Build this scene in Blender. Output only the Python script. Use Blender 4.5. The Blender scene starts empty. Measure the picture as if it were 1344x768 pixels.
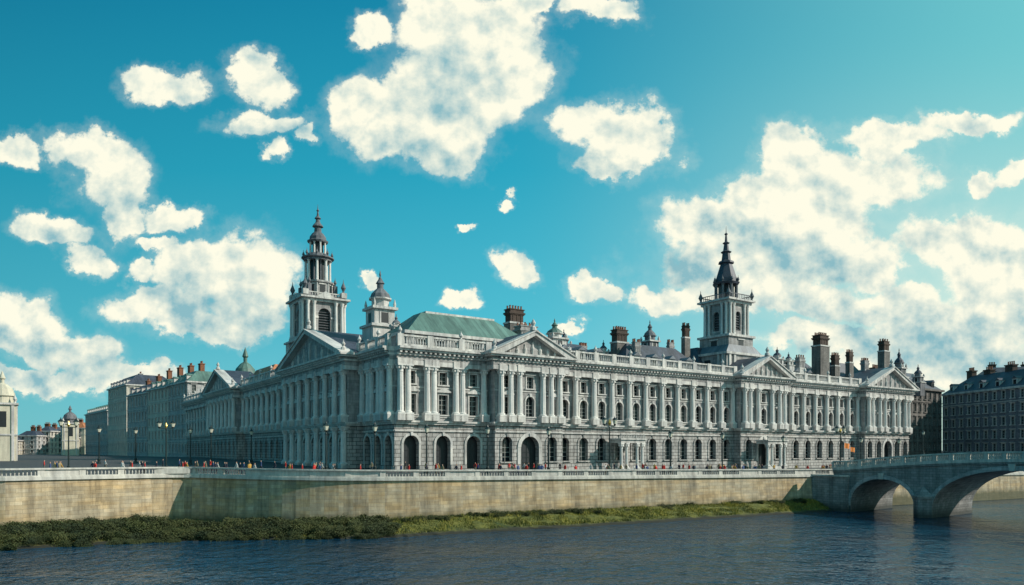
import bpy, math, random
from mathutils import Matrix, Vector
random.seed(7)
scene=bpy.context.scene
COL=scene.collection
F=953.0
EYE=11.2
def at(b,D): return ((b-672)/F*D, D)
def zat(y,D): return EYE+(590-y)/F*D
def gz(x): return 7.8-0.012*(max(-110,min(140,x))+57)

# ---------------- materials ----------------
def new_mat(name):
    m=bpy.data.materials.new(name); m.use_nodes=True
    nt=m.node_tree; nt.nodes.clear()
    out=nt.nodes.new('ShaderNodeOutputMaterial'); b=nt.nodes.new('ShaderNodeBsdfPrincipled')
    nt.links.new(b.outputs[0],out.inputs[0]); return m,nt,b
def N(nt,t,**k):
    n=nt.nodes.new(t)
    for a,v in k.items(): setattr(n,a,v)
    return n
def setin(nt,sock,v):
    if isinstance(v,bpy.types.NodeSocket): nt.links.new(v,sock)
    else: sock.default_value=v
def Mth(nt,op,a,b=0.0,c=0.0,clamp=False):
    n=N(nt,'ShaderNodeMath',operation=op,use_clamp=clamp)
    setin(nt,n.inputs[0],a); setin(nt,n.inputs[1],b); setin(nt,n.inputs[2],c); return n.outputs[0]
def VM(nt,op,a,b=(0,0,0),c=(0,0,0)):
    n=N(nt,'ShaderNodeVectorMath',operation=op)
    setin(nt,n.inputs[0],a)
    if op!='LENGTH': setin(nt,n.inputs[1],b)
    if op=='MULTIPLY_ADD': setin(nt,n.inputs[2],c)
    return n.outputs['Value'] if op in('LENGTH','DOT_PRODUCT') else n.outputs[0]
def Mix(nt,f,a,b,mode='MIX'):
    n=N(nt,'ShaderNodeMix',data_type='RGBA',blend_type=mode)
    setin(nt,n.inputs[0],f); setin(nt,n.inputs[6],a); setin(nt,n.inputs[7],b); return n.outputs[2]
def Noise(nt,vec,scale,detail=5,rough=.55,dist=0.0):
    n=N(nt,'ShaderNodeTexNoise'); nt.links.new(vec,n.inputs['Vector'])
    n.inputs['Scale'].default_value=scale; n.inputs['Detail'].default_value=detail
    n.inputs['Roughness'].default_value=rough; n.inputs['Distortion'].default_value=dist
    return n.outputs[0]
def Map(nt,v,a,b,c=0.0,d=1.0,smooth=False):
    n=N(nt,'ShaderNodeMapRange'); n.interpolation_type='SMOOTHSTEP' if smooth else 'LINEAR'
    nt.links.new(v,n.inputs[0])
    for i,x in enumerate((a,b,c,d)): n.inputs[i+1].default_value=x
    return n.outputs[0]
def c4(c): return (c[0],c[1],c[2],1)
def wallcoord(nt):
    g=N(nt,'ShaderNodeNewGeometry')
    cr=VM(nt,'CROSS_PRODUCT',g.outputs['True Normal'],(0,0,1))
    u=VM(nt,'DOT_PRODUCT',g.outputs['Position'],cr)
    s=N(nt,'ShaderNodeSeparateXYZ'); nt.links.new(g.outputs['Position'],s.inputs[0])
    c=N(nt,'ShaderNodeCombineXYZ'); nt.links.new(u,c.inputs[0]); nt.links.new(s.outputs[2],c.inputs[1])
    return g,u,s.outputs[2],c.outputs[0]
def stone(name,c1,c2,brick=None,bump=.3,rough=.85,stain=.5,mort=.5,msize=.03,var=1.0,zdark=None,lichen=None,k=.84):
    c1=[x*k for x in c1]; c2=[x*k*.93 for x in c2]
    m,nt,b=new_mat(name)
    g,u,z,uv=wallcoord(nt)
    n1=Noise(nt,g.outputs['Position'],.35,6,.6)
    n2=Noise(nt,g.outputs['Position'],3.0,4,.6)
    col=Mix(nt,Map(nt,n1,.35,.65),c4(c1),c4(c2))
    sv=VM(nt,'MULTIPLY',uv,(1.1,.12,1))
    st=Map(nt,Noise(nt,sv,1.0,5,.65),.42,.68)
    col=Mix(nt,Mth(nt,'MULTIPLY',st,stain),col,c4([x*.3 for x in c2]))
    col=Mix(nt,Mth(nt,'MULTIPLY',Map(nt,n2,.4,.7),.3),col,c4([x*.5 for x in c1]))
    h=n2
    if brick:
        br=N(nt,'ShaderNodeTexBrick'); nt.links.new(uv,br.inputs['Vector'])
        br.inputs['Scale'].default_value=1; br.inputs['Brick Width'].default_value=brick[0]; br.inputs['Row Height'].default_value=brick[1]
        br.inputs['Mortar Size'].default_value=msize; br.inputs['Mortar Smooth'].default_value=.3
        lo=1-.28*var
        br.inputs['Color1'].default_value=(lo,lo,lo,1); br.inputs['Color2'].default_value=(1,1,1,1)
        br.inputs['Mortar'].default_value=(mort,mort,mort,1)
        col=Mix(nt,1.0,col,br.outputs['Color'],'MULTIPLY')
        h=Mth(nt,'SUBTRACT',Mth(nt,'MULTIPLY',n2,.25),br.outputs['Fac'])
    if lichen:
        l=Mth(nt,'MULTIPLY',Map(nt,Noise(nt,VM(nt,'MULTIPLY',uv,(.12,.5,1)),1,8,.75),.42,.6),lichen[1])
        col=Mix(nt,l,col,c4(lichen[0]),'MULTIPLY')
    if zdark:
        zz=Mth(nt,'ADD',z,Mth(nt,'MULTIPLY',Noise(nt,uv,.6,5,.6),zdark[2]))
        col=Mix(nt,Map(nt,zz,zdark[0],zdark[1],.85,0),col,c4(zdark[3]))
    nt.links.new(col,b.inputs['Base Color']); b.inputs['Roughness'].default_value=rough
    bp=N(nt,'ShaderNodeBump'); bp.inputs['Strength'].default_value=bump; bp.inputs['Distance'].default_value=.08
    nt.links.new(h,bp.inputs['Height']); nt.links.new(bp.outputs[0],b.inputs['Normal'])
    return m
def plain(name,c,rough=.6,metal=0,var=.25,scale=1.5,bump=0):
    m,nt,b=new_mat(name)
    g=N(nt,'ShaderNodeNewGeometry')
    n=Noise(nt,g.outputs['Position'],scale,5,.6)
    col=Mix(nt,Map(nt,n,.3,.7),c4([x*(1-var) for x in c]),c4([min(1,x*(1+var)) for x in c]))
    nt.links.new(col,b.inputs['Base Color']); b.inputs['Roughness'].default_value=rough; b.inputs['Metallic'].default_value=metal
    return m
def roofmat(name,c,seam=.6,mort=.5,horiz=.35):
    m,nt,b=new_mat(name)
    g,u,z,uv=wallcoord(nt)
    br=N(nt,'ShaderNodeTexBrick'); nt.links.new(uv,br.inputs['Vector'])
    br.inputs['Scale'].default_value=1; br.inputs['Brick Width'].default_value=seam; br.inputs['Row Height'].default_value=horiz
    br.inputs['Mortar Size'].default_value=.03
    br.inputs['Color1'].default_value=(.7,.7,.7,1); br.inputs['Color2'].default_value=(1,1,1,1); br.inputs['Mortar'].default_value=(mort,mort,mort,1)
    n=Noise(nt,VM(nt,'MULTIPLY',uv,(1,.3,1)),.6,6,.7)
    col=Mix(nt,Map(nt,n,.35,.65),c4([x*.55 for x in c]),c4([x*1.3 for x in c]))
    col=Mix(nt,1.0,col,br.outputs['Color'],'MULTIPLY')
    nt.links.new(col,b.inputs['Base Color']); b.inputs['Roughness'].default_value=.6
    return m
STONE=stone('pale_ashlar',(.60,.57,.54),(.43,.42,.43),(1.6,.55),stain=.8,mort=.55,msize=.02,bump=.3)
TRIM=stone('carved_stone',(.84,.80,.74),(.64,.62,.61),None,stain=.75)
RUST=stone('rusticated_stone',(.68,.64,.60),(.52,.51,.50),(1.5,.75),stain=.75,mort=.14,msize=.05,bump=.9)
COLM=stone('column_stone',(.95,.91,.85),(.82,.80,.78),None,stain=.5)
TOWD=stone('weathered_tower_stone',(.25,.25,.27),(.13,.14,.16),None,stain=.7)
QUAY=stone('quay_stone',(.74,.61,.42),(.60,.51,.37),(1.35,.5),stain=.75,mort=.6,msize=.018,var=1.1,bump=.5,zdark=(2.4,3.8,1.8,(.055,.06,.025)),lichen=((.95,.72,.40),.6))
COPE=stone('coping_stone',(.78,.74,.66),(.62,.60,.56),None,stain=.65)
BRST=stone('bridge_stone',(.46,.45,.43),(.34,.34,.34),(1.0,.42),stain=.7,mort=.5,bump=.6,zdark=(1.0,2.5,1.2,(.02,.025,.02)))
SLATE=roofmat('slate',(.06,.07,.10))
COPPER=roofmat('green_copper',(.11,.20,.17),seam=.8,mort=.5,horiz=8)
LEAD=roofmat('lead_sheet',(.15,.17,.20),seam=.9,horiz=9)
TILE=roofmat('clay_tile',(.55,.20,.08))
BRICKD=stone('dark_brick',(.15,.095,.07),(.09,.06,.05),(.5,.16),stain=.6)
BRICKR=stone('red_brick',(.45,.17,.08),(.30,.12,.07),(.5,.16),stain=.6)
DKST=stone('grey_brick',(.30,.31,.36),(.22,.23,.27),(1.2,.4),stain=.4)
DKBR=stone('soot_brown_stone',(.30,.27,.25),(.19,.18,.17),(1.0,.4),stain=.7)
CREAM=stone('cream_render',(.78,.72,.56),(.68,.63,.50),None,stain=.4)
GREYR=stone('pale_render',(.66,.65,.64),(.54,.54,.54),(1.4,.5),stain=.6)
BUFFR=stone('buff_render',(.78,.71,.60),(.64,.60,.52),None,stain=.5)
FRAME=plain('painted_frame',(.36,.36,.34),.5)
IRON=plain('cast_iron',(.02,.03,.03),.4,.3)
GOLD=plain('gilded_metal',(.55,.38,.10),.35,.7)
DOOR_SHADE=plain('door_and_opening_shade',(.010,.014,.018),.5)  # door colour, also painted as the shade inside open arches and tower openings
LGLASS=plain('lamp_glass',(.65,.62,.50),.2,0,.05)
POT=plain('clay_pot',(.25,.11,.07),.8)
ASPH=plain('asphalt',(.05,.05,.052),.9,0,.2,.8)
PAVE=stone('paving_stone',(.28,.27,.25),(.22,.22,.21),None,stain=.1)
WHITE=plain('white_road_paint',(.7,.7,.66),.7)
ORANGE=plain('orange_cloth',(.75,.22,.04),.8)
m,nt,b=new_mat('window_glass')
oi=N(nt,'ShaderNodeObjectInfo')
g,u,z,uv=wallcoord(nt)
n=Noise(nt,g.outputs['Position'],.6,3,.5)
col=Mix(nt,Map(nt,oi.outputs['Random'],.6,1,0,.6),(.004,.009,.014,1),(.06,.08,.08,1))
col=Mix(nt,Map(nt,n,.52,.64,0,.4),col,(.08,.08,.06,1))
nt.links.new(col,b.inputs['Base Color']); b.inputs['Roughness'].default_value=.1; b.inputs['Specular IOR Level'].default_value=.22
GLASS=m

# ---------------- mesh builder ----------------
class MB:
    def __init__(s): s.v=[]; s.f=[]; s.m=[]; s.mats=[]; s.M=Matrix.Identity(4); s.sm=[]
    def mi(s,m):
        if m not in s.mats: s.mats.append(m)
        return s.mats.index(m)
    def add(s,vs,fs,mat,smooth=False):
        o=len(s.v); M=s.M
        for p in vs: s.v.append(tuple(M@Vector(p)))
        i=s.mi(mat)
        for f in fs: s.f.append([o+k for k in f]); s.m.append(i); s.sm.append(smooth)
    def quad(s,a,b,c,d,mat): s.add([a,b,c,d],[(0,1,2,3)],mat)
    def box(s,x0,x1,y0,y1,z0,z1,mat):
        s.add([(x0,y0,z0),(x1,y0,z0),(x1,y1,z0),(x0,y1,z0),(x0,y0,z1),(x1,y0,z1),(x1,y1,z1),(x0,y1,z1)],
              [(0,3,2,1),(4,5,6,7),(0,1,5,4),(1,2,6,5),(2,3,7,6),(3,0,4,7)],mat)
    def cbox(s,x,y,hw,hd,z0,z1,mat): s.box(x-hw,x+hw,y-hd,y+hd,z0,z1,mat)
    def prism(s,poly,y0,y1,mat):
        n=len(poly)
        vs=[(p[0],y0,p[1]) for p in poly]+[(p[0],y1,p[1]) for p in poly]
        fs=[tuple(range(n)),tuple(range(2*n-1,n-1,-1))]+[(i,i+n,(i+1)%n+n,(i+1)%n) for i in range(n)]
        s.add(vs,fs,mat)
    def lathe(s,cx,cy,prof,n,mat,rot=0,flute=0,smooth=False):
        vs=[];fs=[]
        for r,z in prof:
            for i in range(n):
                a=rot+2*math.pi*i/n; rr=r*(1-flute*(i%2))
                vs.append((cx+rr*math.cos(a),cy+rr*math.sin(a),z))
        for k in range(len(prof)-1):
            for i in range(n):
                j=(i+1)%n; fs.append((k*n+i,k*n+j,(k+1)*n+j,(k+1)*n+i))
        fs.append(tuple(range(n-1,-1,-1))); fs.append(tuple((len(prof)-1)*n+i for i in range(n)))
        s.add(vs,fs,mat,smooth)
    def pyr(s,x,y,hw0,hw1,z0,z1,mat,hd0=None,hd1=None):
        hd0=hw0 if hd0 is None else hd0; hd1=hw1 if hd1 is None else hd1
        vs=[(x-hw0,y-hd0,z0),(x+hw0,y-hd0,z0),(x+hw0,y+hd0,z0),(x-hw0,y+hd0,z0),(x-hw1,y-hd1,z1),(x+hw1,y-hd1,z1),(x+hw1,y+hd1,z1),(x-hw1,y+hd1,z1)]
        s.add(vs,[(0,3,2,1),(4,5,6,7),(0,1,5,4),(1,2,6,5),(2,3,7,6),(3,0,4,7)],mat)
    def mesh(s,name):
        me=bpy.data.meshes.new(name); me.from_pydata(s.v,[],s.f)
        for m in s.mats: me.materials.append(m)
        me.polygons.foreach_set('material_index',s.m); me.polygons.foreach_set('use_smooth',s.sm)
        me.update(); return me
    def obj(s,name,parent=None,mat=None):
        return mk(name,s.mesh(name),parent,mat)
def mk(name,me,parent=None,M=None):
    o=bpy.data.objects.new(name,me); COL.objects.link(o)
    if parent: o.parent=parent
    if M is not None: o.matrix_local=M
    return o
def empty(name,loc,ang,label,cat,group=None):
    o=bpy.data.objects.new(name,None); COL.objects.link(o); o.location=loc; o.rotation_euler=(0,0,ang)
    o["label"]=label; o["category"]=cat
    if group: o["group"]=group
    return o
def T(x,y,z,a=0): return Matrix.Translation((x,y,z))@Matrix.Rotation(a,4,'Z')

def wall(mb,s0,s1,z0,z1,y,ops,mat,d=.45):
    groups={}
    for o in ops: groups.setdefault(round(o[0],3),[]).append(o)
    cur=s0
    Q=lambda a,b,c,e: mb.quad((a,y,c),(b,y,c),(b,y,e),(a,y,e),mat)
    for k in sorted(groups):
        g=sorted(groups[k],key=lambda o:o[2]); W=max(o[1] for o in g)
        a,b=k-W/2,k+W/2
        Q(cur,a,z0,z1); zc=z0
        for (sc,w,zb,zt,arch) in g:
            if zb>zc: Q(a,b,zc,zb)
            l,r=sc-w/2,sc+w/2
            if l>a+1e-4: Q(a,l,zb,zt); Q(r,b,zb,zt)
            if arch:
                zs=zt-w/2; n=12
                arc=[(sc-math.cos(math.pi*i/n)*w/2,zs+math.sin(math.pi*i/n)*w/2) for i in range(n+1)]
                for i in range(n):
                    p,q=arc[i],arc[i+1]; mb.quad((p[0],y,p[1]),(q[0],y,q[1]),(q[0],y,zt),(p[0],y,zt),mat)
                out=[(l,zb)]+arc+[(r,zb)]
            else: out=[(l,zb),(l,zt),(r,zt),(r,zb)]
            for i in range(len(out)):
                p,q=out[i],out[(i+1)%len(out)]
                mb.quad((p[0],y,p[1]),(q[0],y,q[1]),(q[0],y+d,q[1]),(p[0],y+d,p[1]),mat)
            zc=zt
        if zc<z1: Q(a,b,zc,z1)
        cur=b
    Q(cur,s1,z0,z1)

def window_mesh(name,w,h,arch,hood=None,sur=TRIM,depth=.45,bars=(2,3),sill=True,glass=GLASS,frame=FRAME,ring=.32):
    mb=MB(); y=depth-.02
    if arch:
        zs=h-w/2; n=12
        arc=[(-math.cos(math.pi*i/n)*w/2,zs+math.sin(math.pi*i/n)*w/2) for i in range(n+1)]
        out=[(-w/2,0)]+arc+[(w/2,0)]
        for i in range(n):
            a0,a1=math.pi*i/n,math.pi*(i+1)/n; R=w/2+ring
            P=lambda a,r:(-math.cos(a)*r,zs+math.sin(a)*r)
            mb.prism([P(a0,w/2),P(a1,w/2),P(a1,R),P(a0,R)],-.18,.01,sur)
        mb.box(-w/2-ring,-w/2,-.14,.01,0,zs,sur); mb.box(w/2,w/2+ring,-.14,.01,0,zs,sur)
        mb.prism([(-.16,h-.05),(.16,h-.05),(.26,h+.6),(-.26,h+.6)],-.35,.01,sur)
    else:
        zs=h; out=[(-w/2,0),(-w/2,h),(w/2,h),(w/2,0)]
        mb.box(-w/2-ring*.8,-w/2,-.14,.01,0,h,sur); mb.box(w/2,w/2+ring*.8,-.14,.01,0,h,sur)
        mb.box(-w/2-ring*.8,w/2+ring*.8,-.145,.012,h,h+.3,sur)
    mb.add([(p[0],y,p[1]) for p in out],[tuple(range(len(out)))],glass)
    t=.04
    nx,nz=bars
    for i in range(1,nx):
        x=-w/2+w*i/nx; mb.box(x-t,x+t,y-.08,y-.003,0,h-(.02 if not arch else .25),frame)
    for i in range(1,nz):
        z=zs*i/nz+.01; mb.box(-w/2,w/2,y-.07,y-.004,z-t,z+t,frame)
    mb.box(-w/2,-w/2+.08,y-.09,y-.005,0,zs,frame); mb.box(w/2-.08,w/2,y-.09,y-.005,0,zs,frame)
    if sill: mb.box(-w/2-.45,w/2+.45,-.35,.013,-.25,0,sur)
    if hood=='tri':
        mb.box(-w/2-.55,w/2+.55,-.5,.014,h+.45,h+.65,sur)
        mb.prism([(-w/2-.6,h+.65),(w/2+.6,h+.65),(0,h+1.35)],-.49,.015,sur)
    if hood=='flat':
        mb.box(-w/2-.5,w/2+.5,-.42,.014,h+.32,h+.5,sur)
    return mb.mesh(name)

# ---------------- world ----------------
SUN=Vector((.99,-.12,0)).normalized(); SEL=math.radians(33)
w=bpy.data.worlds.new("World"); scene.world=w; w.use_nodes=True
try:
    w.cycles.sampling_method='MANUAL'; w.cycles.sample_map_resolution=256
except Exception: pass
nt=w.node_tree; nt.nodes.clear()
wo=N(nt,'ShaderNodeOutputWorld'); bg=N(nt,'ShaderNodeBackground'); nt.links.new(bg.outputs[0],wo.inputs[0])
bg.inputs[1].default_value=.1
tc=N(nt,'ShaderNodeTexCoord'); sp=N(nt,'ShaderNodeSeparateXYZ'); nt.links.new(tc.outputs['Generated'],sp.inputs[0])
ay=Mth(nt,'MAXIMUM',Mth(nt,'ABSOLUTE',sp.outputs[1]),.12)
cu=Mth(nt,'DIVIDE',sp.outputs[0],ay); cv=Mth(nt,'DIVIDE',sp.outputs[2],ay)
cb=N(nt,'ShaderNodeCombineXYZ'); nt.links.new(cu,cb.inputs[0]); nt.links.new(cv,cb.inputs[1]); P=cb.outputs[0]
clouds=[(605,50,76,58),(650,88,64,56),(560,125,60,50),(615,140,62,54),(480,150,44,42),(535,165,52,36),(590,192,46,30),(565,30,32,32),
(790,165,58,33),(840,180,42,36),(790,215,38,17),(484,36,25,16),(212,112,42,18),(336,108,33,25),(345,158,52,15),(402,175,14,14),(362,195,14,14),
(120,190,48,24),(150,222,52,39),(160,275,24,30),(14,196,30,16),(70,300,48,16),(112,332,28,19),(180,350,20,13),(232,282,32,15),(205,315,28,9),
(310,354,75,40),(245,345,40,26),(205,400,54,24),(325,394,62,30),(280,425,84,18),
(18,430,56,34),(65,458,52,21),(112,462,40,26),(170,486,70,12),(60,500,100,14),
(673,357,28,17),(775,376,31,16),(604,392,20,9),(476,366,12,8),(662,256,12,7),(615,292,8,6),
(1035,212,40,40),(1010,255,62,35),(1115,240,96,31),(1165,184,60,22),(945,300,74,35),(1050,290,95,40),(1000,345,125,37),(872,388,42,15),(1130,335,60,24),(950,390,74,20),(1060,395,74,21),(740,425,14,9),
(1275,165,58,13),(1288,243,24,17),(1335,232,25,15),
(1285,320,86,33),(1190,395,66,26),(1250,430,90,37),(1325,370,75,70),(1240,480,140,30),(1110,445,105,18),
(685,3,54,12),(788,20,44,17)]
shades=[(258,402,62,34),(330,428,50,16),(590,112,45,36),(1230,445,90,32),(1300,478,90,26),(1040,345,65,22),(900,350,50,22),(90,484,90,16),(105,308,40,13),(585,208,44,14),(1110,410,80,18),(145,262,28,26),(335,172,48,12),(955,298,32,15),(785,216,40,12),(500,178,44,16),(30,458,60,14)]
nzw=N(nt,'ShaderNodeTexNoise'); nt.links.new(P,nzw.inputs['Vector']); nzw.inputs['Scale'].default_value=9; nzw.inputs['Detail'].default_value=7; nzw.inputs['Roughness'].default_value=.62
wp=VM(nt,'MULTIPLY_ADD',VM(nt,'SUBTRACT',nzw.outputs['Color'],(.5,.5,.5)),(.13,.11,0),P)
def field(lst,k,sc):
    acc=None
    for (x,y,rx,ry) in lst:
        ix,iy=F/rx/sc,F/ry/sc; ux,vy=(x-672)/F,(590-y)/F
        d=VM(nt,'LENGTH',VM(nt,'MULTIPLY_ADD',wp,(ix,iy,0),(-ux*ix,-vy*iy,0)))
        acc=d if acc is None else Mth(nt,'SMOOTH_MIN',acc,d,k)
    return Mth(nt,'MAXIMUM',Mth(nt,'SUBTRACT',1.0,acc),-1.4)
E=field(clouds,.32,1.25); Sh=field(shades,.2,1.5)
P2=VM(nt,'ADD',P,(.010,.018,0))
fb=Noise(nt,P,13,9,.6); fbs=Noise(nt,P2,20,6,.55); fbl=Noise(nt,P,20,6,.55); fbf=Noise(nt,P,45,6,.62)
rel=Mth(nt,'SUBTRACT',fbl,fbs)
Ec=Mth(nt,'MINIMUM',Mth(nt,'MULTIPLY',E,1.7),.95)
D=Mth(nt,'ADD',Ec,Mth(nt,'MULTIPLY',Mth(nt,'SUBTRACT',fb,.5),2.0))
D=Mth(nt,'ADD',D,Mth(nt,'MULTIPLY',Mth(nt,'SUBTRACT',fbf,.5),.55))
a1=Map(nt,D,-.08,.40,0,1,True)
veil=Mth(nt,'MULTIPLY',Map(nt,D,-.6,.2,0,1,True),.15)
alpha=Mth(nt,'MAXIMUM',a1,veil)
lit=Mth(nt,'ADD',.90,Mth(nt,'MULTIPLY',rel,2.4))
lit=Mth(nt,'SUBTRACT',lit,Mth(nt,'MULTIPLY',Map(nt,Sh,-.4,.7,0,1,True),.55),0,True)
bright=Mix(nt,lit,(2.6,5.0,5.6,1),(10.0,9.8,8.0,1))
sky=N(nt,'ShaderNodeTexSky'); sky.sky_type='NISHITA'; sky.sun_disc=False; sky.sun_elevation=SEL; sky.sun_rotation=math.atan2(SUN.x,SUN.y)
nish=Mix(nt,1.0,sky.outputs[0],(.25,1.0,.85,1),'MULTIPLY')
t=Map(nt,cv,0,.62)
rp=N(nt,'ShaderNodeValToRGB'); nt.links.new(t,rp.inputs[0])
cr=rp.color_ramp; cr.elements[0].color=(.22,.60,.69,1); cr.elements[0].position=0
cr.elements[1].color=(.006,.235,.39,1); cr.elements[1].position=1
e=cr.elements.new(.3); e.color=(.07,.46,.59,1); e=cr.elements.new(.62); e.color=(.018,.35,.50,1)
side=Map(nt,cu,-.1,.9,0,.85,True)
base=Mix(nt,side,rp.outputs[0],(.20,.62,.62,1))
haze=Mth(nt,'MULTIPLY',Map(nt,cu,.0,.7,0,1,True),Map(nt,cv,.6,.05,0,.72,True))
base=Mix(nt,haze,base,(.80,.86,.72,1))
dark=Map(nt,cu,-.9,.0,.74,1)
base=Mix(nt,1.0,base,dark,'MULTIPLY')
base=VM(nt,'SCALE',base); base.node.inputs[3].default_value=11.5
base=Mix(nt,.15,base,nish)
final=Mix(nt,alpha,base,bright)
nt.links.new(final,bg.inputs[0])
ld=bpy.data.lights.new('sun','SUN'); ld.energy=5.0; ld.angle=math.radians(.5); ld.color=(1,.91,.80)
lo=bpy.data.objects.new('sun',ld); COL.objects.link(lo)
sd=Vector((SUN.x*math.cos(SEL),SUN.y*math.cos(SEL),math.sin(SEL)))
lo.rotation_euler=sd.to_track_quat('Z','Y').to_euler()
cam=bpy.data.cameras.new('camera'); co=bpy.data.objects.new('camera',cam); COL.objects.link(co)
co.location=(0,0,EYE); co.rotation_euler=(math.radians(90),0,0)
cam.sensor_width=36; cam.lens=F/1344*36; cam.shift_y=(590-384)/1344; cam.clip_end=6000; cam.clip_start=.5
scene.camera=co
scene.view_settings.view_transform='Standard'; scene.view_settings.look='None'; scene.view_settings.exposure=0

# ---------------- setting ----------------
def chaikin(P,i0,i1):
    r=P[:i0+1]
    for i in range(i0,i1):
        a,b=P[i],P[i+1]; r.append(tuple(.75*x+.25*y for x,y in zip(a,b))); r.append(tuple(.25*x+.75*y for x,y in zip(a,b)))
    return r+P[i1:]
def smooth_line(P,i0,i1):
    # replace interior corners between i0..i1 by cut corners
    r=P[:i0+1]
    for i in range(i0,i1):
        a,b=P[i],P[i+1]
        if i>i0: r.append(tuple(.75*x+.25*y for x,y in zip(a,b)))
        if i<i1-1: r.append(tuple(.25*x+.75*y for x,y in zip(a,b)))
    return r+P[i1:]
QP=[(-500,40),(-90,72),(-60,86),(-49,98.6),(-45.2,101.6),(-40,99.6),(-33.5,97.4),(-26,96.8),(-18.5,97.9),(-9.5,101.6),(57,136),(118,167),(400,311),(1500,870)]
QP=smooth_line(QP,3,10); QP=smooth_line(QP,3,len(QP)-4)
zq=[gz(p[0]) for p in QP]
def offs(P,d):
    r=[]
    for i,p in enumerate(P):
        a=P[max(0,i-1)]; b=P[min(len(P)-1,i+1)]
        dx,dy=b[0]-a[0],b[1]-a[1]; l=math.hypot(dx,dy); r.append((p[0]-dy/l*d,p[1]+dx/l*d))
    return r
g=MB(); n=len(QP)
far=[(-3000+6000*i/(n-1),2500) for i in range(n)]
rows=[offs(QP,.3),offs(QP,3),[(p[0]*1.05,p[1]*1.05+30) for p in QP],[(p[0]*1.2,p[1]*1.2+150) for p in QP],far]
vs=[]
for k,r in enumerate(rows):
    for p in r: vs.append((p[0],p[1],gz(p[0]) if k<4 else 7))
g.add(vs,[(k*n+i,k*n+i+1,(k+1)*n+i+1,(k+1)*n+i) for k in range(len(rows)-1) for i in range(n-1)],ASPH)
o=g.obj('ground'); o["kind"]='structure'
A,B=offs(QP,.3),offs(QP,4); mb=MB()
vs=[(p[0],p[1],gz(p[0])+.13) for p in A]+[(p[0],p[1],gz(p[0])+.13) for p in B]+[(p[0],p[1],gz(p[0])-.1) for p in B]
mb.add(vs,[(i,i+1,i+1+n,i+n) for i in range(n-1)]+[(i+n,i+1+n,i+1+2*n,i+2*n) for i in range(n-1)],PAVE)
o=mb.obj('pavement'); o["kind"]='structure'
mb=MB()
for i in range(40):
    A=Vector((-11.9,100.5)); d=Vector((68.9,35.5)).normalized(); nn=Vector((-d.y,d.x))
    p=A+d*(i*4.2-6)+nn*12
    q=p+d*2; r=q+nn*.15; s_=p+nn*.15
    mb.quad(*[(k.x,k.y,gz(k.x)+.008) for k in (p,q,r,s_)],WHITE)
o=mb.obj('road_marking'); o["kind"]='structure'
# water
m,nt,b=new_mat('river_water')
g_=N(nt,'ShaderNodeNewGeometry'); pos=g_.outputs['Position']
n1=Noise(nt,VM(nt,'MULTIPLY',pos,(.38,.34,1)),1,3,.5,.6); n2=Noise(nt,VM(nt,'MULTIPLY',pos,(.025,.07,1)),1,5,.6)
n3=Noise(nt,VM(nt,'MULTIPLY',pos,(1.4,1.1,1)),1.0,3,.6,.5)
hh=Mth(nt,'ADD',n1,Mth(nt,'MULTIPLY',n3,.42))
bp=N(nt,'ShaderNodeBump'); nt.links.new(Map(nt,n2,.35,.65,.3,.95),bp.inputs['Strength']); bp.inputs['Distance'].default_value=1.0
nt.links.new(hh,bp.inputs['Height']); nt.links.new(bp.outputs[0],b.inputs['Normal'])
wc=Mix(nt,Map(nt,n2,.35,.65),(.003,.026,.055,1),(.007,.048,.092,1))
nt.links.new(wc,b.inputs['Base Color']); b.inputs['Roughness'].default_value=.04; b.inputs['IOR'].default_value=1.33
b.inputs['Specular Tint'].default_value=(.70,.88,1,1)
WATER=m
mb=MB(); mb.quad((-3000,-400,0),(3000,-400,0),(3000,3000,0),(-3000,3000,0),WATER); o=mb.obj('river_water'); o["kind"]='structure'
# bank
m,nt,b=new_mat('bank_turf')
g_=N(nt,'ShaderNodeNewGeometry'); pos=g_.outputs['Position']; s3=N(nt,'ShaderNodeSeparateXYZ'); nt.links.new(pos,s3.inputs[0])
n1=Noise(nt,pos,.5,6,.65)
cc=Mix(nt,Map(nt,n1,.35,.65),(.035,.055,.012,1),(.18,.17,.035,1))
zz=Mth(nt,'ADD',s3.outputs[2],Mth(nt,'MULTIPLY',n1,.6))
cc=Mix(nt,Map(nt,zz,.5,.9,1,0),cc,(.02,.02,.013,1)); nt.links.new(cc,b.inputs['Base Color']); b.inputs['Roughness'].default_value=.95
bp=N(nt,'ShaderNodeBump'); bp.inputs['Strength'].default_value=.8; nt.links.new(Noise(nt,pos,2.5,5,.7),bp.inputs['Height']); nt.links.new(bp.outputs[0],b.inputs['Normal'])
BANK=m
BA=[(-90,72,2.1),(-60,86,2.1),(-49,98.6,1.5),(-45.2,101.6,1.3),(-40,99.6,1.3),(-33.5,97.4,1.4),(-26,96.8,1.5),(-18.5,97.9,1.8),(-9.5,101.6,2.0),(20,116.9,2.0),(57,136,2.0),(62,138.5,1.6)]
BB=[(-90,66.5),(-56.5,80.3),(-44,85.6),(-40,86.8),(-35,88),(-30,89),(-23,89.6),(-15.8,90.7),(-7.5,95.4),(23,111),(56,129.8),(60.5,132.6)]
BA=smooth_line(BA,2,9); BB=smooth_line(BB,2,9)
def resam(P,k):
    r=[]
    for i in range(len(P)-1):
        for j in range(k):
            t=j/k; r.append(tuple(a*(1-t)+b_*t for a,b_ in zip(P[i],P[i+1])))
    r.append(P[-1]); return r
RA=resam(BA,8); RB=resam(BB,8)
mb=MB(); K=7; vs=[]; n=len(RA)
def bankpt(i,t):
    a,b_=RA[i],RB[i]
    z=a[2]*(1-t)**.8-.35*t if t>0 else a[2]
    return (a[0]*(1-t)+b_[0]*t,a[1]*(1-t)+b_[1]*t,z)
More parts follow.
